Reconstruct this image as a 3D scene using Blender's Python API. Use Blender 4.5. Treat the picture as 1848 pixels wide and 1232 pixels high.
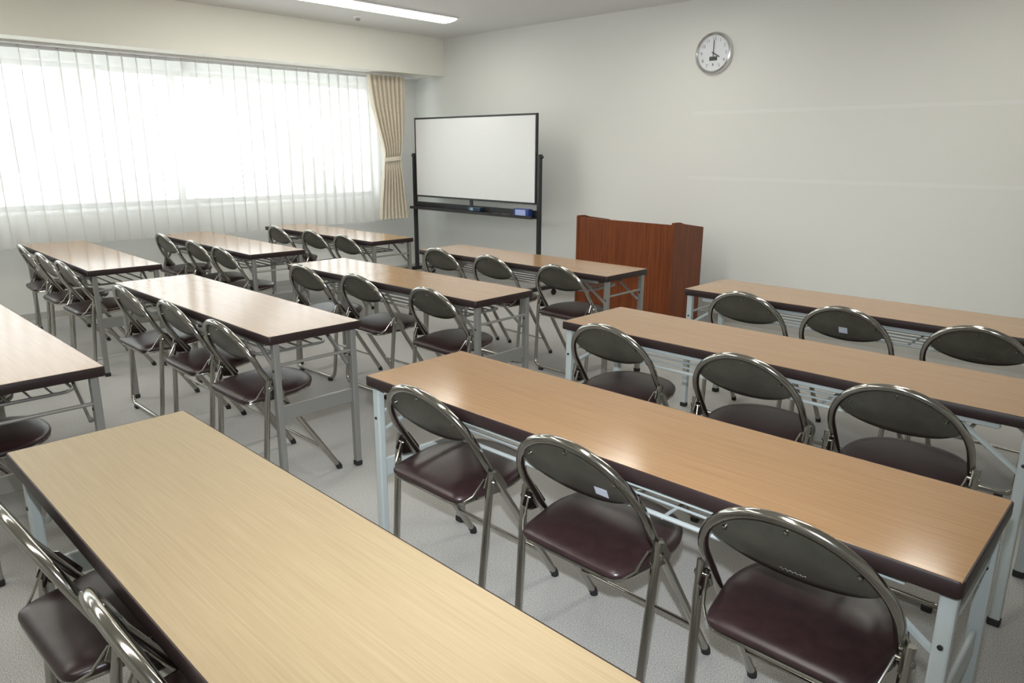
import bpy, bmesh, math, random
from mathutils import Vector, Matrix
random.seed(7)
for o in list(bpy.data.objects):
    bpy.data.objects.remove(o, do_unlink=True)
S = bpy.context.scene
C = S.collection
PI = math.pi

# ------------------------------------------------------------------ camera
YAW, PITCH, ROLL = math.radians(-44.33), math.radians(14.63), math.radians(0.27)
CAM_H = 1.444
cd = bpy.data.cameras.new('camera')
cam = bpy.data.objects.new('camera', cd)
C.objects.link(cam)
cd.sensor_width = 36.0
cd.lens = 36.0 * 1318.96 / 1848.0
cd.clip_start = 0.02
fwd = Vector((math.sin(YAW) * math.cos(PITCH), math.cos(YAW) * math.cos(PITCH), -math.sin(PITCH)))
rgt = Vector((math.cos(YAW), -math.sin(YAW), 0))
upv = rgt.cross(fwd)
r2 = rgt * math.cos(ROLL) + upv * math.sin(ROLL)
u2 = -rgt * math.sin(ROLL) + upv * math.cos(ROLL)
M = Matrix((r2, u2, -fwd)).transposed().to_4x4()
M.translation = Vector((0, 0, CAM_H))
cam.matrix_world = M
S.camera = cam

# ------------------------------------------------------------------ world, light, exposure
w = bpy.data.worlds.new('overcast_sky')
S.world = w
w.use_nodes = True
bg = w.node_tree.nodes['Background']
bg.inputs[0].default_value = (0.93, 0.97, 1.0, 1)
bg.inputs[1].default_value = 5.2

# the photographer's flash, a small lamp just above the lens
fl = bpy.data.lights.new('camera_flash', 'SPOT')
fl.energy = 250
fl.color = (0.88, 0.94, 1.0)
fl.shadow_soft_size = 0.02
fl.spot_size = math.radians(92)
fl.spot_blend = 1.0
flash = bpy.data.objects.new('camera_flash', fl)
C.objects.link(flash)
FM = M.copy()
FM.translation = Vector((0, 0, CAM_H)) + u2 * 0.15
flash.matrix_world = FM

LAMP_STRENGTH = 11.5
S.view_settings.view_transform = 'Standard'
S.view_settings.look = 'None'
S.view_settings.gamma = 1.0
S.view_settings.use_curve_mapping = False
S.view_settings.exposure = 0.18

# ------------------------------------------------------------------ materials
def mat(name, col=(0.8, 0.8, 0.8), rough=0.5, metal=0.0, spec=0.5, coat=0.0, coat_rough=0.1):
    m = bpy.data.materials.new(name)
    m.use_nodes = True
    b = m.node_tree.nodes['Principled BSDF']
    b.inputs['Base Color'].default_value = (*col, 1)
    b.inputs['Roughness'].default_value = rough
    b.inputs['Metallic'].default_value = metal
    b.inputs['Specular IOR Level'].default_value = spec
    b.inputs['Coat Weight'].default_value = coat
    b.inputs['Coat Roughness'].default_value = coat_rough
    return m

def noise_col(m, c1, c2, scale=(1, 1, 1), nscale=5.0, detail=6.0, lo=0.35, hi=0.65, bump=0.0, bdist=0.002, rnd=False):
    """mix two colours by a stretched noise in object space, optional bump"""
    nt = m.node_tree
    b = nt.nodes['Principled BSDF']
    tc = nt.nodes.new('ShaderNodeTexCoord')
    mp = nt.nodes.new('ShaderNodeMapping')
    mp.inputs['Scale'].default_value = scale
    nt.links.new(tc.outputs['Object'], mp.inputs['Vector'])
    if rnd:
        oi = nt.nodes.new('ShaderNodeObjectInfo')
        ml = nt.nodes.new('ShaderNodeMath')
        ml.operation = 'MULTIPLY'
        ml.inputs[1].default_value = 37.0
        nt.links.new(oi.outputs['Random'], ml.inputs[0])
        nt.links.new(ml.outputs[0], mp.inputs['Location'])
    nz = nt.nodes.new('ShaderNodeTexNoise')
    nz.inputs['Scale'].default_value = nscale
    nz.inputs['Detail'].default_value = detail
    nz.inputs['Roughness'].default_value = 0.6
    nt.links.new(mp.outputs[0], nz.inputs['Vector'])
    rp = nt.nodes.new('ShaderNodeValToRGB')
    rp.color_ramp.elements[0].position = lo
    rp.color_ramp.elements[0].color = (*c1, 1)
    rp.color_ramp.elements[1].position = hi
    rp.color_ramp.elements[1].color = (*c2, 1)
    nt.links.new(nz.outputs['Fac'], rp.inputs[0])
    nt.links.new(rp.outputs[0], b.inputs['Base Color'])
    if bump:
        bp = nt.nodes.new('ShaderNodeBump')
        bp.inputs['Strength'].default_value = bump
        bp.inputs['Distance'].default_value = bdist
        nt.links.new(nz.outputs['Fac'], bp.inputs['Height'])
        nt.links.new(bp.outputs[0], b.inputs['Normal'])
    return m

def emis(name, col, st):
    m = bpy.data.materials.new(name)
    m.use_nodes = True
    b = m.node_tree.nodes['Principled BSDF']
    b.inputs['Base Color'].default_value = (0.9, 0.9, 0.9, 1)
    b.inputs['Emission Color'].default_value = (*col, 1)
    b.inputs['Emission Strength'].default_value = st
    return m

WALL = noise_col(mat('wall_paper', rough=0.75, spec=0.25), (0.69, 0.695, 0.67), (0.73, 0.735, 0.71), nscale=260, detail=3, bump=0.12, bdist=0.001)
SOFF = noise_col(mat('soffit_paint', rough=0.75, spec=0.25), (0.80, 0.79, 0.72), (0.84, 0.83, 0.76), nscale=200, detail=3, bump=0.08, bdist=0.001)
SEAM = mat('wall_paper_seam', (0.735, 0.74, 0.725), rough=0.7)
CEIL = noise_col(mat('ceiling_board', rough=0.85, spec=0.2), (0.76, 0.76, 0.75), (0.80, 0.80, 0.79), nscale=120, detail=4)
CARPET = noise_col(mat('carpet', rough=0.95, spec=0.1), (0.16, 0.158, 0.152), (0.62, 0.615, 0.60), nscale=330, detail=4, lo=0.33, hi=0.67, bump=0.15, bdist=0.0015)
TAN = noise_col(mat('laminate_tan', rough=0.14, spec=0.45), (0.315, 0.178, 0.086), (0.39, 0.238, 0.122), scale=(1.0, 50, 50), nscale=4.0, detail=8, lo=0.30, hi=0.70, rnd=True)
BEIGE = noise_col(mat('laminate_beige', rough=0.40, spec=0.45), (0.30, 0.222, 0.125), (0.36, 0.275, 0.162), scale=(1.0, 50, 50), nscale=4.0, detail=8, lo=0.30, hi=0.70, rnd=True)
EDGE = mat('edge_vinyl', (0.024, 0.014, 0.014), rough=0.45, spec=0.35)
PAINT = mat('pale_grey_paint', (0.41, 0.45, 0.45), rough=0.38)
SILVER = mat('silver_grey_paint', (0.29, 0.29, 0.275), rough=0.33, metal=0.45)
CHROME = mat('chrome', (0.45, 0.44, 0.41), rough=0.14, metal=1.0)
STEEL = noise_col(mat('bronze_grey_sheet', rough=0.33, metal=0.6), (0.082, 0.079, 0.064), (0.12, 0.116, 0.096), nscale=9, detail=3)
VINYL = noise_col(mat('maroon_vinyl', rough=0.33, spec=0.6), (0.024, 0.0115, 0.013), (0.036, 0.018, 0.0195), nscale=30, detail=4, bump=0.08, bdist=0.001)
RUBBER = mat('black_rubber', (0.015, 0.015, 0.015), rough=0.7)
BLACK = mat('black_metal', (0.018, 0.018, 0.02), rough=0.4)
BOARD = mat('white_enamel', (0.74, 0.75, 0.75), rough=0.45, spec=0.3)
WOOD = noise_col(mat('red_brown_wood', rough=0.4, spec=0.3), (0.115, 0.027, 0.007), (0.19, 0.05, 0.014), scale=(22, 22, 0.9), nscale=3.0, detail=8, lo=0.35, hi=0.65)
WHITEP = mat('white_plastic', (0.8, 0.8, 0.8), rough=0.4)
LAMP = emis('lamp_diffuser', (1.0, 0.98, 0.88), LAMP_STRENGTH)
DRAPE = noise_col(mat('beige_drape', rough=0.9, spec=0.1), (0.74, 0.67, 0.55), (0.82, 0.75, 0.63), nscale=60, detail=3)
DRAPE.node_tree.nodes['Principled BSDF'].inputs['Sheen Weight'].default_value = 0.2
ALU = mat('window_aluminium', (0.35, 0.34, 0.33), rough=0.35, metal=0.7)
CONC = noise_col(mat('brace_concrete', rough=0.8), (0.16, 0.157, 0.15), (0.20, 0.197, 0.19), nscale=3, detail=4)

def sheer_mat():
    m = bpy.data.materials.new('sheer_curtain')
    m.use_nodes = True
    nt = m.node_tree
    nt.nodes.remove(nt.nodes['Principled BSDF'])
    out = nt.nodes['Material Output']
    tl = nt.nodes.new('ShaderNodeBsdfTranslucent'); tl.inputs[0].default_value = (0.68, 0.68, 0.675, 1)
    df = nt.nodes.new('ShaderNodeBsdfDiffuse'); df.inputs[0].default_value = (0.93, 0.92, 0.89, 1)
    tr = nt.nodes.new('ShaderNodeBsdfTransparent'); tr.inputs[0].default_value = (1, 1, 1, 1)
    m1 = nt.nodes.new('ShaderNodeMixShader'); m1.inputs[0].default_value = 0.56
    nt.links.new(tl.outputs[0], m1.inputs[1]); nt.links.new(df.outputs[0], m1.inputs[2])
    m2 = nt.nodes.new('ShaderNodeMixShader'); m2.inputs[0].default_value = 0.29
    nt.links.new(m1.outputs[0], m2.inputs[1]); nt.links.new(tr.outputs[0], m2.inputs[2])
    nt.links.new(m2.outputs[0], out.inputs['Surface'])
    return m
SHEER = sheer_mat()

def glass_mat():
    m = bpy.data.materials.new('window_glass')
    m.use_nodes = True
    nt = m.node_tree
    nt.nodes.remove(nt.nodes['Principled BSDF'])
    out = nt.nodes['Material Output']
    tr = nt.nodes.new('ShaderNodeBsdfTransparent'); tr.inputs[0].default_value = (0.95, 0.97, 0.96, 1)
    gl = nt.nodes.new('ShaderNodeBsdfGlossy'); gl.inputs['Roughness'].default_value = 0.02
    mx = nt.nodes.new('ShaderNodeMixShader'); mx.inputs[0].default_value = 0.06
    nt.links.new(tr.outputs[0], mx.inputs[1]); nt.links.new(gl.outputs[0], mx.inputs[2])
    nt.links.new(mx.outputs[0], out.inputs['Surface'])
    return m
GLASS = glass_mat()

# ------------------------------------------------------------------ mesh helpers
def bx(bm, x0, x1, y0, y1, z0, z1, bevel=0.0, seg=2):
    vs = [bm.verts.new(p) for p in ((x0, y0, z0), (x1, y0, z0), (x1, y1, z0), (x0, y1, z0),
                                    (x0, y0, z1), (x1, y0, z1), (x1, y1, z1), (x0, y1, z1))]
    fs = [bm.faces.new([vs[i] for i in q]) for q in ((0, 3, 2, 1), (4, 5, 6, 7), (0, 1, 5, 4), (1, 2, 6, 5), (2, 3, 7, 6), (3, 0, 4, 7))]
    if bevel:
        es = list({e for f in fs for e in f.edges})
        bmesh.ops.bevel(bm, geom=es, offset=bevel, segments=seg, profile=0.5, affect='EDGES')

def tube(bm, pts, r, n=10, closed=False, caps=True):
    pts = [Vector(p) for p in pts]
    N = len(pts)
    tang = []
    for i in range(N):
        if closed:
            t = pts[(i + 1) % N] - pts[i - 1]
        else:
            t = pts[min(i + 1, N - 1)] - pts[max(i - 1, 0)]
        tang.append(t.normalized())
    a = Vector((0, 0, 1)) if abs(tang[0].z) < 0.9 else Vector((1, 0, 0))
    nrm = (a - tang[0] * a.dot(tang[0])).normalized()
    rings = []
    for i in range(N):
        if i:
            q = tang[i - 1].rotation_difference(tang[i])
            nrm = (q @ nrm)
            nrm = (nrm - tang[i] * nrm.dot(tang[i])).normalized()
        b = tang[i].cross(nrm)
        rr = r[i] if isinstance(r, (list, tuple)) else r
        rings.append([bm.verts.new(pts[i] + (nrm * math.cos(2 * PI * k / n) + b * math.sin(2 * PI * k / n)) * rr) for k in range(n)])
    for i in range(N if closed else N - 1):
        A, B = rings[i], rings[(i + 1) % N]
        for k in range(n):
            bm.faces.new((A[k], A[(k + 1) % n], B[(k + 1) % n], B[k]))
    if caps and not closed:
        bm.faces.new(rings[0][::-1]); bm.faces.new(rings[-1])

def lathe(bm, prof, n=32, axis='z'):
    """prof: list of (r, h); axis z up or y"""
    def P(r, h, a):
        if axis == 'z':
            return (r * math.cos(a), r * math.sin(a), h)
        if axis == 'x':
            return (h, r * math.cos(a), r * math.sin(a))
        return (r * math.cos(a), -h, r * math.sin(a))
    rings = []
    for r, h in prof:
        if r < 1e-6:
            rings.append([bm.verts.new(P(0, h, 0))])
        else:
            rings.append([bm.verts.new(P(r, h, 2 * PI * k / n)) for k in range(n)])
    for A, B in zip(rings[:-1], rings[1:]):
        for k in range(n):
            k2 = (k + 1) % n
            if len(A) == 1 and len(B) == 1: continue
            if len(A) == 1: bm.faces.new((A[0], B[k2], B[k]))
            elif len(B) == 1: bm.faces.new((A[k], A[k2], B[0]))
            else: bm.faces.new((A[k], A[k2], B[k2], B[k]))

def mesh(name, build, m, smooth=True, angle=40):
    bm = bmesh.new()
    build(bm)
    bmesh.ops.recalc_face_normals(bm, faces=bm.faces[:])
    me = bpy.data.meshes.new(name)
    bm.to_mesh(me); bm.free()
    me.materials.append(m)
    if smooth:
        for p in me.polygons: p.use_smooth = True
        try: me.set_sharp_from_angle(angle=math.radians(angle))
        except Exception: pass
    return me

def obj(name, me, parent=None, loc=(0, 0, 0), rotz=0):
    o = bpy.data.objects.new(name, me)
    C.objects.link(o)
    o.parent = parent
    o.location = loc
    o.rotation_euler = (0, 0, rotz)
    return o

def mk(name, build, m, parent=None, loc=(0, 0, 0), rotz=0, **k):
    return obj(name, mesh(name, build, m, **k), parent, loc, rotz)

def tag(o, label=None, cat=None, group=None, kind=None):
    if label: o['label'] = label
    if cat: o['category'] = cat
    if group: o['group'] = group
    if kind: o['kind'] = kind
    return o

def thing(name, label, cat, loc=(0, 0, 0), rotz=0, group=None):
    o = bpy.data.objects.new(name, None)
    C.objects.link(o)
    o.empty_display_size = 0.1
    o.location = loc
    o.rotation_euler = (0, 0, rotz)
    return tag(o, label, cat, group)

def dup(root, loc, rotz, label):
    r = root.copy(); C.objects.link(r)
    r.location = loc; r.rotation_euler = (0, 0, rotz); r['label'] = label
    for ch in list(root.children):
        c = ch.copy(); C.objects.link(c); c.parent = r
        for g in list(ch.children):
            d = g.copy(); C.objects.link(d); d.parent = c
    return r

def struct(name, build, m, **k):
    return tag(mk(name, build, m, **k), kind='structure')

# ------------------------------------------------------------------ room shell
XW, XR, YB, YF, ZC = -7.30, 2.40, -2.80, 5.80, 2.668
WY0, WY1, WZ0, WZ1 = -1.60, 5.20, 0.925, 2.155       # window opening
struct('floor', lambda b: bx(b, XW - 0.2, XR + 0.2, YB - 0.2, YF + 0.2, -0.12, 0.0), CARPET, smooth=False)
struct('ceiling', lambda b: bx(b, XW - 0.2, XR + 0.2, YB - 0.2, YF + 0.2, ZC, ZC + 0.12), CEIL, smooth=False)
wf = struct('wall_front', lambda b: bx(b, XW - 0.2, XR + 0.2, YF, YF + 0.2, 0, ZC), WALL, smooth=False)
for z in (1.762, 1.222):      # faint horizontal joints of the wallpaper
    mk('wallpaper_joint', lambda b: bx(b, -3.5, XR, YF - 0.0012, YF + 0.002, z - 0.013, z + 0.013), SEAM, parent=wf, smooth=False)
struct('wall_right', lambda b: bx(b, XR, XR + 0.2, YB, YF, 0, ZC), WALL, smooth=False)
struct('wall_back', lambda b: bx(b, XW - 0.2, XR + 0.2, YB - 0.2, YB, 0, ZC), WALL, smooth=False)
def wl(b):
    bx(b, XW - 0.2, XW, YB, YF, 0, WZ0)
    bx(b, XW - 0.2, XW, YB, YF, WZ1, ZC)
    bx(b, XW - 0.2, XW, YB, WY0, WZ0, WZ1)
    bx(b, XW - 0.2, XW, WY1, YF, WZ0, WZ1)
struct('wall_left', wl, WALL, smooth=False)
struct('soffit', lambda b: bx(b, XW, -6.78, YB, YF, 2.262, ZC), SOFF, smooth=False)
BASE = mat('grey_baseboard', (0.42, 0.415, 0.39), rough=0.6)
struct('baseboard_front', lambda b: bx(b, XW, XR, YF - 0.008, YF, 0, 0.06), BASE, smooth=False)
struct('baseboard_left', lambda b: bx(b, XW, XW + 0.008, YB, YF - 0.008, 0, 0.06), BASE, smooth=False)

# window: frame, mullions, panes, sill
def wframe(b):
    t = 0.045
    bx(b, XW - 0.14, XW - 0.08, WY0, WY1, WZ0, WZ0 + t)
    bx(b, XW - 0.14, XW - 0.08, WY0, WY1, WZ1 - t, WZ1)
    bx(b, XW - 0.14, XW - 0.08, WY0, WY0 + t, WZ0, WZ1)
    bx(b, XW - 0.14, XW - 0.08, WY1 - t, WY1, WZ0, WZ1)
win = struct('window_1', wframe, ALU, smooth=False)
MUL = (0.65, 2.95)
for y in MUL:
    mk('mullion', lambda b: bx(b, XW - 0.135, XW - 0.085, y - 0.03, y + 0.03, WZ0 + 0.045, WZ1 - 0.045), ALU, parent=win, smooth=False)
ys = [WY0 + 0.045, MUL[0] - 0.03, MUL[0] + 0.03, MUL[1] - 0.03, MUL[1] + 0.03, WY1 - 0.045]
for i in range(3):
    mk('pane', lambda b: bx(b, XW - 0.112, XW - 0.106, ys[2 * i], ys[2 * i + 1], WZ0 + 0.045, WZ1 - 0.045), GLASS, parent=win, smooth=False)
mk('window_sill', lambda b: bx(b, XW - 0.08, XW + 0.03, WY0 - 0.03, WY1 + 0.03, WZ0 - 0.03, WZ0, 0.004), WHITEP, parent=win, smooth=False)

# pale diagonal members of the building outside the window
def brace(y0, z0, y1, z1):
    d = Vector((0, y1 - y0, z1 - z0)); n = Vector((0, -d.z, d.y)).normalized() * 0.16
    def f(b):
        P = [Vector((0, y0, z0)) - n, Vector((0, y1, z1)) - n, Vector((0, y1, z1)) + n, Vector((0, y0, z0)) + n]
        A = [b.verts.new((XW - 1.9, p.y, p.z)) for p in P]; B = [b.verts.new((XW - 2.2, p.y, p.z)) for p in P]
        b.faces.new(A); b.faces.new(B[::-1])
        for k in range(4): b.faces.new((A[k], B[k], B[(k + 1) % 4], A[(k + 1) % 4]))
    return struct('facade_brace', f, CONC, smooth=False)
brace(3.53, 3.2, 0.75, 0.0)
brace(3.63, 3.2, 6.45, 0.0)

# ------------------------------------------------------------------ curtains
def sheer(y0, y1, x0, ph, label, dens=1.0, edge_lo=False, edge_hi=False):
    pitch = 0.127 / dens
    def f(b):
        n = int((y1 - y0) / pitch * 16)
        zs = [0.645, 0.66, 0.9, 1.2, 1.5, 1.8, 2.05, 2.15, 2.239]
        cols = []
        for i in range(n + 1):
            t = i / n
            y = y0 + (y1 - y0) * t
            cols.append([])
            for z in zs:
                u = (2.239 - z) / 1.61
                wob = 0.35 * math.sin(y * 3.1 + ph) * u
                a = 2 * PI * y / pitch + ph + wob + 0.8 * math.sin(y * 5.3 + ph)
                s = math.sin(a)
                amp = 0.016 + 0.016 * u
                dx = amp * (s + 0.25 * math.sin(2 * a + y))
                dy = 0.0300 * math.cos(a + 0.5 * math.sin(y * 2.3 + ph))
                cols[-1].append(b.verts.new((x0 + dx, y + dy, z)))
        for i in range(n):
            for k in range(len(zs) - 1):
                b.faces.new((cols[i][k], cols[i + 1][k], cols[i + 1][k + 1], cols[i][k + 1]))
    root = thing('sheer_curtain', label, 'curtain', (x0, (y0 + y1) / 2, 0.645), 0, 'sheer curtains over the window')
    me = mesh('fabric', f, SHEER, angle=180)
    me.transform(Matrix.Translation((-x0, -(y0 + y1) / 2, -0.645)))
    obj('fabric', me, root)
    def h(b):
        bx(b, -0.004, 0.004, -(y1 - y0) / 2, (y1 - y0) / 2, 1.570, 1.594)
    mk('heading_tape', h, WHITEP, root, smooth=False)
    return root
sheer(-1.75, 3.02, -7.13, 0.0, 'white sheer curtain panel on the side away from the beige drape')
sheer(2.90, 5.36, -7.085, 1.3, 'white sheer curtain panel beside the beige tied drape')
mk_rail = mk('curtain_rail', lambda b: (bx(b, -7.15, -7.11, -1.8, 5.62, 2.240, 2.262), bx(b, -7.075, -7.035, -1.8, 5.62, 2.240, 2.262)), WHITEP, smooth=False)
tag(mk_rail, 'white double curtain rail under the soffit above the window', 'curtain rail')

# beige drape with tieback
def drape():
    X0 = -6.985
    root = thing('drape', 'beige pleated drape gathered by a tieback beside the window', 'curtain', (X0, 5.18, 0.675))
    prof = [(2.239, 4.88, 5.365), (2.10, 4.895, 5.362), (1.9, 4.93, 5.357), (1.7, 4.985, 5.348), (1.55, 5.03, 5.335), (1.43, 5.06, 5.318),
            (1.35, 5.072, 5.306), (1.27, 5.055, 5.312), (1.15, 5.03, 5.325), (1.0, 5.01, 5.342), (0.82, 4.985, 5.365), (0.675, 4.975, 5.385)]
    def f(b):
        n = 110
        rows = []
        for z, a0, a1 in prof:
            wid = a1 - a0
            row = []
            for i in range(n + 1):
                t = i / n
                s = math.sin(t * 2 * PI * 8 + 0.4 * math.sin(z * 4))
                amp = 0.042 * (0.35 / max(0.2, wid)) ** 0.2
                if 1.24 < z < 1.38: amp = 0.018
                yy = a0 + wid * t + 0.016 * wid / 0.4 * math.cos(t * 2 * PI * 8)
                row.append(b.verts.new((amp * s, yy - 5.18, z - 0.675)))
            rows.append(row)
        for A, B in zip(rows[:-1], rows[1:]):
            for i in range(n): b.faces.new((A[i], A[i + 1], B[i + 1], B[i]))
    me = mesh('fabric', f, DRAPE, angle=180)
    obj('fabric', me, root)
    def tb(b):
        pts = []
        for k in range(28):
            a = 2 * PI * k / 28
            pts.append((0.021 * math.cos(a), 0.009 + 0.120 * math.sin(a), 0.672 + 0.012 * math.sin(a)))
        N = len(pts)
        lo = [b.verts.new((p[0], p[1], p[2] - 0.022)) for p in pts]
        hi = [b.verts.new((p[0] * 1.02, p[1], p[2] + 0.022)) for p in pts]
        for k in range(N): b.faces.new((lo[k], lo[(k + 1) % N], hi[(k + 1) % N], hi[k]))
    mk('tieback', tb, DRAPE, root, angle=180)
drape()

# ------------------------------------------------------------------ ceiling lights and detector
def lamp_fixture(x, y0, y1, label):
    root = thing('ceiling_light', label, 'light', (x, (y0 + y1) / 2, ZC), 0, 'recessed fluorescent ceiling lights')
    L = (y1 - y0) / 2; W = 0.155
    def fr(b):
        bx(b, -W, -W + 0.018, -L, L, -0.014, 0); bx(b, W - 0.018, W, -L, L, -0.014, 0)
        bx(b, -W + 0.018, W - 0.018, -L, -L + 0.018, -0.014, 0); bx(b, -W + 0.018, W - 0.018, L - 0.018, L, -0.014, 0)
    mk('frame', fr, WHITEP, root, smooth=False)
    def df(b):
        n = 10
        yy0, yy1 = -L + 0.018, L - 0.018
        prof = [((-W + 0.018) * math.cos(PI * k / n), -0.006 - 0.030 * math.sin(PI * k / n)) for k in range(n + 1)]
        A = [b.verts.new((p[0], yy0, p[1])) for p in prof]; B = [b.verts.new((p[0], yy1, p[1])) for p in prof]
        for k in range(n): b.faces.new((A[k], A[k + 1], B[k + 1], B[k]))
        b.faces.new(A); b.faces.new(B[::-1]); b.faces.new((A[0], B[0], B[n], A[n]))
    mk('diffuser', df, LAMP, root, smooth=False)
    return root
LN = [(-5.76, 'window-side'), (-3.40, 'middle'), (-1.05, 'clock-side')]
for x, n in LN:
    lamp_fixture(x, 2.50, 5.01, 'lit white strip ceiling light near the front wall, %s row' % n)
    lamp_fixture(x, -1.30, 1.21, 'lit white strip ceiling light towards the back wall, %s row' % n)
det = thing('ceiling_detector', 'small round white detector on the ceiling beside the strip light', 'detector', (-6.30, 4.33, ZC))
mk('base_plate', lambda b: lathe(b, [(0, 0), (0.045, 0), (0.045, -0.008), (0.038, -0.012), (0, -0.012)], 24), WHITEP, det)
mk('sensor_head', lambda b: lathe(b, [(0.022, -0.012), (0.022, -0.026), (0.014, -0.036), (0, -0.038)], 20), SILVER, det)

# ------------------------------------------------------------------ wall clock (reads four o'clock)
def clock():
    root = thing('wall_clock', 'round silver-rimmed wall clock with white face high on the front wall', 'clock', (-3.328, YF, 2.232))
    R = 0.166
    def rim(b):
        lathe(b, [(R * 0.86, 0.0), (R, 0.0), (R * 1.0, 0.018), (R * 0.97, 0.036), (R * 0.91, 0.042), (R * 0.85, 0.034), (R * 0.84, 0.020), (R * 0.86, 0.0)], 56, 'y')
    mk('rim', rim, mat('silver_rim', (0.66, 0.66, 0.66), rough=0.22, metal=0.9), root)
    mk('dial', lambda b: lathe(b, [(0, 0.004), (R * 0.86, 0.004), (R * 0.86, 0.020), (0, 0.0205)], 48, 'y'), mat('dial_white', (0.72, 0.74, 0.78), rough=0.4), root)
    dark = mat('clock_ink', (0.10, 0.10, 0.13), rough=0.5)
    grey = mat('numeral_ink', (0.22, 0.22, 0.28), rough=0.5)
    dg = bpy.context.evaluated_depsgraph_get
    for h in range(1, 13):
        if h == 6: continue
        cu = bpy.data.curves.new('num', 'FONT')
        cu.body = str(h); cu.size = 0.036; cu.align_x = 'CENTER'; cu.align_y = 'CENTER'; cu.extrude = 0.0004
        t = bpy.data.objects.new('num', cu); C.objects.link(t)
        me = bpy.data.meshes.new_from_object(t.evaluated_get(dg()))
        bpy.data.objects.remove(t, do_unlink=True)
        me.materials.clear(); me.materials.append(grey)
        o = obj('numeral', me, root)
        a = PI / 2 - h * PI / 6
        o.location = (0.112 * math.cos(a), -0.0214, 0.112 * math.sin(a)); o.rotation_euler = (PI / 2, 0, 0)
    mk('lcd_display', lambda b: bx(b, -0.036, 0.036, -0.0225, -0.0200, -0.058, -0.026, 0.001), mat('lcd', (0.06, 0.075, 0.065), rough=0.3), root, smooth=False)
    mk('lcd_mark', lambda b: bx(b, -0.006, 0.006, -0.0222, -0.0205, -0.098, -0.080), grey, root, smooth=False)
    mk('minute_hand', lambda b: bx(b, -0.004, 0.004, -0.0262, -0.0248, -0.025, 0.100), dark, root, smooth=False)
    def hh(b):
        bx(b, -0.005, 0.005, -0.0244, -0.0230, -0.018, 0.064)
        bmesh.ops.rotate(b, verts=b.verts[:], cent=(0, 0, 0), matrix=Matrix.Rotation(math.radians(120), 3, 'Y'))
    mk('hour_hand', hh, dark, root, smooth=False)
    mk('centre_pin', lambda b: lathe(b, [(0.007, 0.020), (0.007, 0.028), (0, 0.029)], 16, 'y'), dark, root)
clock()

# ------------------------------------------------------------------ whiteboard
def whiteboard():
    Y = 5.40
    x0, x1, z0, z1 = -6.824, -4.944, 0.928, 1.795
    cx = (x0 + x1) / 2
    root = thing('whiteboard', 'wheeled double-sided whiteboard in a black frame by the window', 'whiteboard', (cx, Y, 0))
    W = (x1 - x0) / 2
    mk('panel', lambda b: bx(b, -W + 0.016, W - 0.016, -0.011, 0.011, z0 + 0.016, z1 - 0.016), BOARD, root, smooth=False)
    def fr(b):
        t = 0.018
        bx(b, -W, W, -0.015, 0.015, z0, z0 + t, 0.003); bx(b, -W, W, -0.015, 0.015, z1 - t, z1, 0.003)
        bx(b, -W, -W + t, -0.015, 0.015, z0 + t, z1 - t, 0.003); bx(b, W - t, W, -0.015, 0.015, z0 + t, z1 - t, 0.003)
    mk('panel_frame', fr, BLACK, root, smooth=False)
    for s in (-1, 1):
        px = s * (W + 0.034)
        mk('post', lambda b: bx(b, px - 0.019, px + 0.019, -0.019, 0.019, 0.10, 1.41, 0.004), BLACK, root, smooth=False)
        def kn(b):
            lathe(b, [(0, -0.05), (0.010, -0.05), (0.010, 0.0), (0.015, 0.0), (0.016, 0.012), (0.013, 0.02), (0, 0.02)], 18, 'x')
        k = mk('pivot_knob', kn, BLACK, root, (px + s * 0.02, 0, 1.385))
        if s < 0: k.rotation_euler = (0, 0, PI)
        ft = mk('foot', lambda b: bx(b, px - 0.02, px + 0.02, -0.27, 0.27, 0.07, 0.11, 0.005), BLACK, root, smooth=False)
        for yy in (-0.24, 0.24):
            def cs(b):
                lathe(b, [(0, -0.012), (0.028, -0.012), (0.03, -0.008), (0.03, 0.008), (0.028, 0.012), (0, 0.012)], 20, 'x')
                bx(b, -0.016, 0.016, -0.012, 0.012, 0.02, 0.042)
            mk('caster', cs, RUBBER, root, (px, yy, 0.030))
    def tray(b):
        bx(b, -W - 0.015, W + 0.015, -0.095, -0.001, 0.792, 0.800)
        bx(b, -W - 0.015, W + 0.015, -0.099, -0.093, 0.792, 0.822)
        bx(b, -W - 0.015, W + 0.015, -0.005, 0.017, 0.792, 0.870)
    mk('tray', tray, BLACK, root, smooth=False)
    mk('stop_bracket', lambda b: bx(b, -0.02, 0.02, -0.017, -0.005, 0.86, 0.945), BLACK, root, smooth=False)
    return cx, Y
cx, WY = whiteboard()
BLUE = mat('navy_plastic', (0.012, 0.035, 0.075), rough=0.45)
LILAC = mat('pale_blue_label', (0.36, 0.42, 0.72), rough=0.5)
RBLUE = mat('royal_blue_plastic', (0.02, 0.045, 0.20), rough=0.45)
e1 = thing('board_eraser', 'dark blue board eraser at the middle of the whiteboard tray', 'eraser', (cx + 0.10, WY - 0.05, 0.800))
mk('grip', lambda b: bx(b, -0.10, 0.10, -0.025, 0.025, 0.022, 0.062, 0.006), BLUE, e1, smooth=False)
mk('felt', lambda b: bx(b, -0.097, 0.097, -0.024, 0.024, 0, 0.022), RUBBER, e1, smooth=False)
mk('sticker', lambda b: bx(b, -0.055, -0.005, -0.0262, -0.0245, 0.028, 0.056), mat('sticker_blue', (0.25, 0.36, 0.45), rough=0.5), e1, smooth=False)
e2 = thing('board_eraser', 'royal blue board eraser with pale label, beside whiteboard post nearer the lectern', 'eraser', (cx + 0.80, WY - 0.05, 0.800))
mk('body', lambda b: bx(b, -0.105, 0.105, -0.03, 0.03, 0, 0.085, 0.006), RBLUE, e2, smooth=False)
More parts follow.
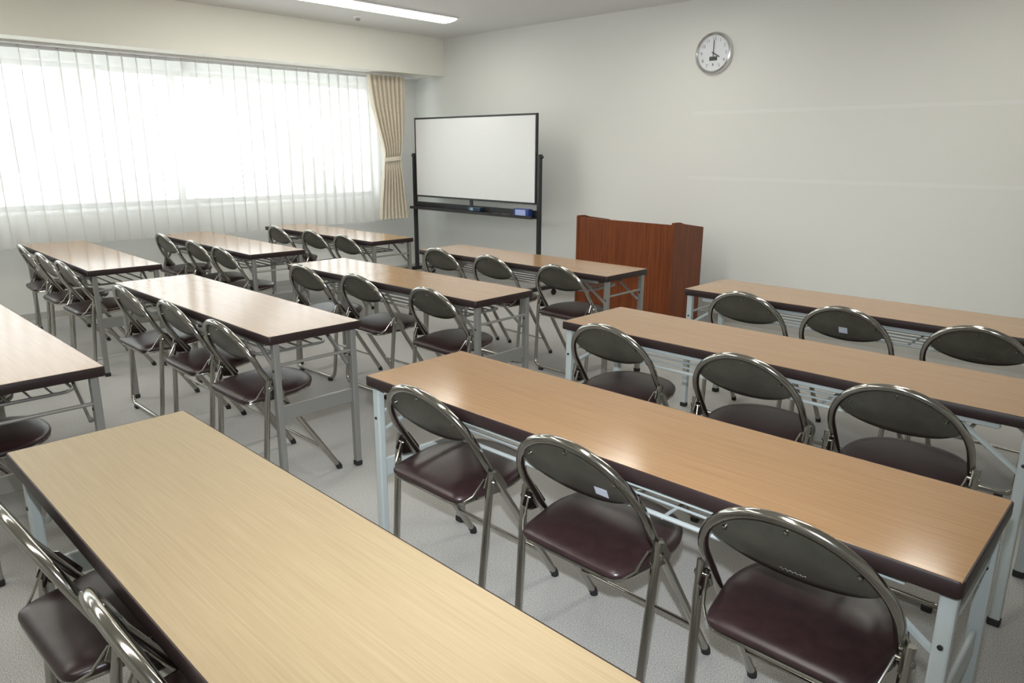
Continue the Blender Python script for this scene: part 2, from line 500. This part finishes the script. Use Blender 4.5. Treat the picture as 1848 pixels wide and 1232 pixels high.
mk('label_patch', lambda b: bx(b, -0.075, 0.065, -0.0318, -0.0298, 0.018, 0.076), LILAC, e2, smooth=False)
for dx, colr, nm in ((0.55, (0.45, 0.10, 0.10), 'red'), (0.42, (0.03, 0.03, 0.035), 'black')):
    mp_ = thing('whiteboard_marker', '%s marker pen lying in the whiteboard tray' % nm, 'marker', (cx + dx, WY - 0.05, 0.800), 0, 'markers in the whiteboard tray')
    mk('barrel', lambda b: lathe(b, [(0, -0.055), (0.008, -0.055), (0.009, -0.05), (0.009, 0.025), (0, 0.025)], 14, 'x'), WHITEP, mp_, (0, 0, 0.009))
    mk('cap', lambda b: lathe(b, [(0, 0.0), (0.0092, 0.0), (0.0092, 0.036), (0.007, 0.04), (0, 0.04)], 14, 'x'), mat(nm + '_ink_plastic', colr, rough=0.4), mp_, (0.025, 0, 0.0095))

# ------------------------------------------------------------------ lectern
def lectern():
    x0, x1, y0, y1 = -4.102, -3.120, 5.00, 5.45
    cx_, W = (x0 + x1) / 2, (x1 - x0) / 2
    root = thing('lectern', 'reddish brown wooden lectern desk standing before the front wall', 'lectern', (cx_, y0, 0))
    D = y1 - y0
    zf, zb = 0.902, 0.842
    mk('front_panel', lambda b: bx(b, -W + 0.022, W - 0.022, 0.004, 0.024, 0.0, 0.885, 0.002), WOOD, root, smooth=False)
    for s in (-1, 1):
        def side(b):
            xa, xb = (s * W, s * (W - 0.022))
            # raised rounded lip towards the audience, falling to the speaker's side
            top = [(0.0, zf - 0.006), (0.008, zf), (0.09, zf - 0.001), (0.16, zf - 0.018), (D * 0.6, zf - 0.034), (D, zb)]
            poly = [(0.0, 0.0)] + top + [(D, 0.0)]
            A = [b.verts.new((xa, p[0], p[1])) for p in poly]; B = [b.verts.new((xb, p[0], p[1])) for p in poly]
            b.faces.new(A); b.faces.new(B[::-1])
            for k in range(len(poly)): b.faces.new((A[k], B[k], B[(k + 1) % len(poly)], A[(k + 1) % len(poly)]))
        mk('side_panel', side, WOOD, root, smooth=False)
    def top(b):
        P = [(0.024, 0.884), (D, 0.832), (D, 0.808), (0.024, 0.860)]
        A = [b.verts.new((-W + 0.022, p[0], p[1])) for p in P]; B = [b.verts.new((W - 0.022, p[0], p[1])) for p in P]
        b.faces.new(A); b.faces.new(B[::-1])
        for k in range(4): b.faces.new((A[k], B[k], B[(k + 1) % 4], A[(k + 1) % 4]))
    mk('top_board', top, WOOD, root, smooth=False)
    mk('shelf', lambda b: bx(b, -W + 0.022, W - 0.022, 0.024, D - 0.02, 0.44, 0.46), WOOD, root, smooth=False)
lectern()

# ------------------------------------------------------------------ folding tables
def make_table(top_mat, metal, tint):
    root = thing('folding_table', 'x', 'table', group='folding tables set in rows')
    mk('tabletop', lambda b: bx(b, -0.896, 0.896, -0.221, 0.221, 0.672, 0.700, 0.0015, 1), top_mat, root, smooth=False)
    def band(b):
        # one continuous moulded strip round the slab
        c = 0.012
        def ring(o, z):
            X, Yy = 0.9 - o, 0.225 - o
            pts = []
            for sx, sy, a0 in ((1, 1, 0), (-1, 1, PI / 2), (-1, -1, PI), (1, -1, 1.5 * PI)):
                for k in range(5):
                    a = a0 + k * PI / 8
                    pts.append((sx * (X - c) + c * math.cos(a), sy * (Yy - c) + c * math.sin(a), z))
            return [b.verts.new(p) for p in pts]
        R = [ring(0.005, 0.664), ring(0.002, 0.664), ring(0.0, 0.668), ring(0.0, 0.696), ring(0.002, 0.6995), ring(0.005, 0.6995), ring(0.005, 0.664)]
        n = len(R[0])
        for A, B in zip(R[:-1], R[1:]):
            for k in range(n): b.faces.new((A[k], A[(k + 1) % n], B[(k + 1) % n], B[k]))
        bmesh.ops.remove_doubles(b, verts=b.verts[:], dist=1e-5)
    mk('edge_band', band, EDGE, root)
    for s in (-1, 1):
        mk('rail', lambda b: bx(b, -0.80, 0.80, s * 0.185 - 0.011, s * 0.185 + 0.011, 0.638, 0.672, 0.003, 1), metal, root, smooth=False)
    for s in (-1, 1):
        for t in (-1, 1):
            X, Yy = s * 0.876, t * 0.188
            lg = mk('leg', lambda b: bx(b, X - 0.016, X + 0.016, Yy - 0.014, Yy + 0.014, 0.022, 0.672, 0.005), metal, root, smooth=False)
            mk('foot_cap', lambda b: bx(b, X - 0.018, X + 0.018, Yy - 0.016, Yy + 0.016, 0.0, 0.026, 0.004, 1), RUBBER, lg, smooth=False)
            def bolt(b):
                lathe(b, [(0.0055, -0.0015), (0.0055, 0.0165), (0, 0.018)], 10, 'y')
            bl = mk('bolt', bolt, BLACK, lg, (X, Yy - 0.0, 0.545))
            def br(b):
                tube(b, [(s * 0.870, t * 0.165, 0.50), (s * 0.66, t * 0.165, 0.648)], 0.009, 6)
            mk('brace', br, metal, root)
        mk('crossbar', lambda b: bx(b, s * 0.876 - 0.006, s * 0.876 + 0.006, -0.176, 0.176, 0.318, 0.386, 0.003, 1), metal, root, smooth=False)
        mk('stretcher', lambda b: tube(b, [(s * 0.876, -0.176, 0.565), (s * 0.876, 0.176, 0.565)], 0.007, 8), metal, root)
    # wire book shelf hung below the top
    def loop(b):
        X, Yy, r = 0.70, 0.172, 0.05
        pts = []
        for sx, sy, a0 in ((1, 1, 0), (-1, 1, PI / 2), (-1, -1, PI), (1, -1, 1.5 * PI)):
            for k in range(6):
                a = a0 + k * PI / 10
                pts.append((sx * (X - r) + r * math.cos(a), sy * (Yy - r) + r * math.sin(a), 0.575))
        tube(b, pts, 0.0065, 8, closed=True)
    mk('shelf_loop', loop, metal, root)
    for y in (-0.105, -0.04, 0.03, 0.10):
        mk('shelf_rod', lambda b: tube(b, [(-0.70, y, 0.575), (0.70, y, 0.575)], 0.0045, 8), metal, root)
    for s in (-1, 1):
        for t in (-1, 1):
            mk('shelf_hanger', lambda b: tube(b, [(s * 0.60, t * 0.172, 0.575), (s * 0.60, t * 0.183, 0.64)], 0.005, 8), metal, root)
    for s in (-0.25, 0.25):
        mk('shelf_crossbar', lambda b: tube(b, [(s, -0.172, 0.570), (s, 0.172, 0.570)], 0.0045, 8), metal, root)
    return root

ROW = {1: 'rear row', 2: 'third row from the front wall', 3: 'second row from the front wall', 4: 'front row'}
ROWS = {1: 'rear-row', 2: 'third-row', 3: 'second-row', 4: 'front-row'}
COL = {'W': 'window-side column', 'C': 'middle column', 'R': 'clock-side column'}
TABLES = [('R', 1, -1.214, 0.556, 0.0), ('C', 1, -3.664, 0.543, 0.0),
          ('W', 2, -5.972, 1.634, -1.3), ('C', 2, -3.637, 1.594, 0.3), ('R', 2, -1.130, 1.596, 1.1),
          ('W', 3, -5.975, 2.700, -1.0), ('C', 3, -3.588, 2.676, 1.7), ('R', 3, -1.193, 2.693, 0.4),
          ('W', 4, -6.027, 3.773, 0.7), ('C', 4, -3.583, 3.783, 1.0), ('R', 4, -1.239, 3.803, 0.6)]
protos = {}
for c, r, x, y, a in TABLES:
    key = 'beige' if (c, r) == ('R', 1) else ('tanp' if c == 'R' else 'tans')
    desc = 'light beige' if key == 'beige' else 'tan'
    lab = '%s wood-grain folding table with dark edge, %s, %s' % (desc, ROW[r], COL[c])
    if key not in protos:
        t = make_table(BEIGE if key == 'beige' else TAN, SILVER if key == 'tans' else PAINT, 0)
        t.location = (x, y, 0); t.rotation_euler = (0, 0, math.radians(a)); t['label'] = lab
        protos[key] = t
    else:
        dup(protos[key], (x, y, 0), math.radians(a), lab)

# ------------------------------------------------------------------ folding chairs
AW, AZ, AH, AY0, AY1 = 0.211, 0.55, 0.185, 0.020, 0.085
def arch_pt(t):
    h = math.sin(t)
    return (AW * math.cos(t), AY0 - AY1 * h, AZ + AH * h)
FOOT_Y = 0.375
def side_pt(s, z):      # straight run of the front tube below the arch
    k = (AZ - z) / AZ
    return (s * AW, AY0 + (FOOT_Y - AY0) * k, z)
def make_chair():
    root = thing('folding_chair', 'x', 'chair', group='steel folding chairs at the tables')
    def bf(b):
        pts = [side_pt(1, 0.44), side_pt(1, 0.50)] + [arch_pt(PI * k / 30) for k in range(31)] + [side_pt(-1, 0.50), side_pt(-1, 0.44)]
        tube(b, pts, 0.0125, 12)
    mk('back_frame', bf, CHROME, root)
    for s in (-1, 1):
        fl_ = mk('leg', lambda b: tube(b, [side_pt(s, 0.44), side_pt(s, 0.2), side_pt(s, 0.024)], 0.0122, 12), CHROME, root)
        mk('foot_cap', lambda b: tube(b, [side_pt(s, 0.026), side_pt(s, 0.012), (s * AW, FOOT_Y - 0.006, 0.0)], 0.0138, 12), RUBBER, fl_)
        rl = mk('leg', lambda b: tube(b, [(s * 0.228, 0.048, 0.505), (s * 0.226, 0.034, 0.42), (s * 0.218, 0.008, 0.11)], 0.0118, 12), CHROME, root)
        mk('foot_cap', lambda b: bx(b, s * 0.165 - 0.016, s * 0.165 + 0.016, -0.012, 0.012, 0.0, 0.022, 0.004, 1), RUBBER, rl, smooth=False)
    def fb(b):
        pts = [(-0.218, 0.008, 0.11), (-0.217, 0.004, 0.075), (-0.212, 0.001, 0.050), (-0.198, 0, 0.034), (-0.172, 0, 0.027),
               (0.172, 0, 0.027), (0.198, 0, 0.034), (0.212, 0.001, 0.050), (0.217, 0.004, 0.075), (0.218, 0.008, 0.11)]
        tube(b, pts, 0.0112, 12)
    mk('floor_bar', fb, CHROME, root)
    zz = 0.125
    mk('stretcher', lambda b: tube(b, [side_pt(-1, zz), side_pt(1, zz)], 0.0075, 10), CHROME, root)
    # hinges at the seat sides
    for s in (-1, 1):
        def hg(b):
            x0, x1 = sorted((s * 0.2165, s * 0.2205))
            vs = [(0.020, 0.455), (0.050, 0.425), (0.110, 0.418), (0.120, 0.435), (0.075, 0.500), (0.045, 0.512)]
            A = [b.verts.new((x0, *v)) for v in vs]; B = [b.verts.new((x1, *v)) for v in vs]
            b.faces.new(A); b.faces.new(B[::-1])
            for k in range(len(vs)): b.faces.new((A[k], B[k], B[(k + 1) % len(vs)], A[(k + 1) % len(vs)]))
        h = mk('hinge', hg, CHROME, root, smooth=False)
        def blt(b):
            lathe(b, [(0, -0.030), (0.006, -0.030), (0.006, -0.002), (0.011, -0.002), (0.0115, 0.004), (0.007, 0.009), (0, 0.010)], 12, 'x')
        bo = mk('bolt', blt, CHROME, h, (s * 0.234, 0.046, 0.470))
        if s < 0: bo.rotation_euler = (0, 0, PI)
        mk('link', lambda b: tube(b, [(s * 0.206, 0.034, 0.476), (s * 0.192, 0.000, 0.425), (s * 0.172, -0.022, 0.406)], 0.0033, 8), CHROME, root)
    # padded seat
    def outline(k):
        pts = []
        hb, hm, yb, yf = 0.172, 0.200, -0.045, 0.335
        raw = []
        for i in range(k):
            a = 2 * PI * i / k
            ca, sa = math.cos(a), math.sin(a)
            if sa >= 0:     # rounded front
                x = hm * math.copysign(abs(ca) ** 0.80, ca); y = 0.13 + (yf - 0.13) * abs(sa) ** 0.85
            else:           # squarer back
                y = 0.13 + (yb - 0.13) * abs(sa) ** 0.22
                f_ = (0.13 - y) / (0.13 - yb)
                x = (hm + (hb - hm) * f_) * math.copysign(abs(ca) ** 0.16, ca)
            raw.append((x, y))
        return raw
    def zt(y): return 0.402 + 0.05 * (y + 0.05)      # slightly higher at the front
    OL = outline(56)
    def seat(b):
        cy = 0.13
        lev = [(0.965, 0.0), (0.995, 0.003), (1.0, 0.008), (0.995, 0.014), (0.965, 0.020), (0.87, 0.026), (0.70, 0.030), (0.4, 0.032)]
        rings = [[b.verts.new((x * s_, cy + (y - cy) * s_, zt(cy + (y - cy) * s_) + dz)) for x, y in OL] for s_, dz in lev]
        n = len(OL)
        for A, B in zip(rings[:-1], rings[1:]):
            for k in range(n): b.faces.new((A[k], A[(k + 1) % n], B[(k + 1) % n], B[k]))
        b.faces.new(rings[0][::-1]); 
        c = b.verts.new((0, cy, zt(cy) + 0.0325))
        for k in range(n): b.faces.new((rings[-1][k], rings[-1][(k + 1) % n], c))
    mk('seat', seat, VINYL, root, angle=75)
    def rim(b):
        tube(b, [(x * 0.96, 0.13 + (y - 0.13) * 0.96, zt(y) - 0.004) for x, y in OL], 0.006, 8, closed=True)
    mk('seat_rim', rim, CHROME, root)
    # pressed sheet back panel
    def bp(b):
        nx, nz = 26, 8
        rows = [[], []]
        for side in (0, 1):
            for i in range(nx + 1):
                u = -1 + 2 * i / nx
                u = math.sin(u * PI / 2)
                x = u * 0.186
                q = math.sqrt(max(0.0, 1 - (x / 0.2035) ** 2))
                ztop = AZ + (AH - 0.006) * q
                zbot = 0.640 - 0.072 * math.sqrt(max(0.0, 1 - (x / 0.1865) ** 2))
                zbot = min(zbot, ztop - 0.001)
                col = []
                for k in range(nz + 1):
                    z = zbot + (ztop - zbot) * k / nz
                    h = (z - AZ) / AH
                    bow = 0.010 * (1 - u * u) * math.sin(PI * min(1, max(0, k / nz)))
                    y = AY0 - AY1 * h + 0.004 - bow
                    col.append(b.verts.new((x, y - (0.0012 if side else -0.0012), z)))
                rows[side].append(col)
        for side in (0, 1):
            for i in range(nx):
                for k in range(nz):
                    q4 = (rows[side][i][k], rows[side][i + 1][k], rows[side][i + 1][k + 1], rows[side][i][k + 1])
                    b.faces.new(q4 if side else q4[::-1])
        for i in range(nx):
            for k in (0, nz):
                b.faces.new((rows[0][i][k], rows[0][i + 1][k], rows[1][i + 1][k], rows[1][i][k]))
        for i in (0, nx):
            for k in range(nz):
                b.faces.new((rows[0][i][k], rows[0][i][k + 1], rows[1][i][k + 1], rows[1][i][k]))
    pn = mk('backrest', bp, STEEL, root, angle=60)
    for x in (-0.142, 0.0, 0.142):
        q = math.sqrt(1 - (x / 0.2035) ** 2)
        z = AZ + (AH - 0.006) * q - 0.024
        h = (z - AZ) / AH
        mk('rivet', lambda b: lathe(b, [(0.0062, -0.004), (0.0062, 0.005), (0.004, 0.0085), (0, 0.009)], 10, 'y'), CHROME, pn, (x, AY0 - AY1 * h + 0.001, z))
    return root

# position along each table: end nearest the window, middle, end away from the window
CH = {('R', 1): [(-1.660, 0.300, 2), (-1.165, 0.330, -1)],
      ('C', 1): [(-4.22, 0.30, 0), (-3.66, 0.305, 0), (-3.08, 0.300, 0)],
      ('R', 2): [(-1.685, 1.372, 0), (-1.095, 1.379, 0), (-0.521, 1.386, 1)],
      ('R', 3): [(-1.792, 2.450, 0), (-1.163, 2.430, 0), (-0.643, 2.436, 0)],
      ('R', 4): [(-1.735, 3.545, 0), (-1.225, 3.540, 0), (-0.671, 3.540, 0)],
      ('C', 4): [(-4.181, 3.545, 0), (-3.633, 3.552, 0), (-3.018, 3.550, 0)],
      ('C', 3): [(-4.144, 2.400, 2), (-3.604, 2.440, 2), (-2.972, 2.462, 0)],
      ('C', 2): [(-4.142, 1.335, 0), (-3.564, 1.352, 0), (-2.993, 1.335, 0)],
      ('W', 2): [(-6.486, 1.405, -3), (-5.868, 1.378, 0), (-5.352, 1.370, 0)],
      ('W', 3): [(-6.547, 2.450, 0), (-5.865, 2.435, 0), (-5.348, 2.415, 0)],
      ('W', 4): [(-6.487, 3.478, 0), (-5.925, 3.520, 0), (-5.405, 3.522, 0)]}
POS = ['window end', 'middle place', 'end away from window']
ch0 = None
for (c, r), lst in CH.items():
    for i, (x, y, a) in enumerate(lst):
        x -= 0.010
        lab = 'chrome folding chair with maroon seat, %s of %s table, %s' % (POS[i], ROWS[r], COL[c])
        rz = math.radians(a)
        if ch0 is None:
            ch0 = make_chair(); ch0.location = (x, y, 0); ch0.rotation_euler = (0, 0, rz); ch0['label'] = lab; o = ch0
        else:
            o = dup(ch0, (x, y, 0), rz, lab)
        # small stickers seen on two backs
        if (c, r, i) in (('R', 2, 1), ('R', 4, 1)):
            sx, sz, sw, sh = (0.088, 0.612, 0.020, 0.013) if r == 2 else (0.0, 0.625, 0.020, 0.016)
            h = (sz - AZ) / AH
            st = mk('sticker', lambda b: bx(b, -sw, sw, -0.0006, 0.0006, -sh, sh), mat('sticker_paper', (0.45, 0.47, 0.55), rough=0.5), None, smooth=False)
            st.parent = o
            st.location = (sx, AY0 - AY1 * h + 0.004 - 0.0125 + (0.004 if r == 2 else 0.0), sz); st.rotation_euler = (math.atan2(AY1, AH), 0, 0)
            st['label'] = 'pale square sticker'

        # faint scribble of a maker's mark pressed into two backs
        if (c, r, i) in (('R', 2, 2), ('R', 4, 2)):
            def mark(b):
                pts = []
                for k in range(40):
                    u = k / 39.0
                    zz_ = 0.0028 * math.sin(u * 34) * (1 - 0.5 * u)
                    pts.append((-0.028 + 0.056 * u, 0, zz_))
                tube(b, pts, 0.0008, 5)
            em = mk('emblem', mark, mat('emblem_scratch', (0.20, 0.195, 0.17), rough=0.4, metal=0.5), None)
            em.parent = o
            sz = 0.597
            em.location = (0.005, AY0 - AY1 * (sz - AZ) / AH + 0.004 - 0.0105, sz); em.rotation_euler = (math.atan2(AY1, AH), 0, 0)
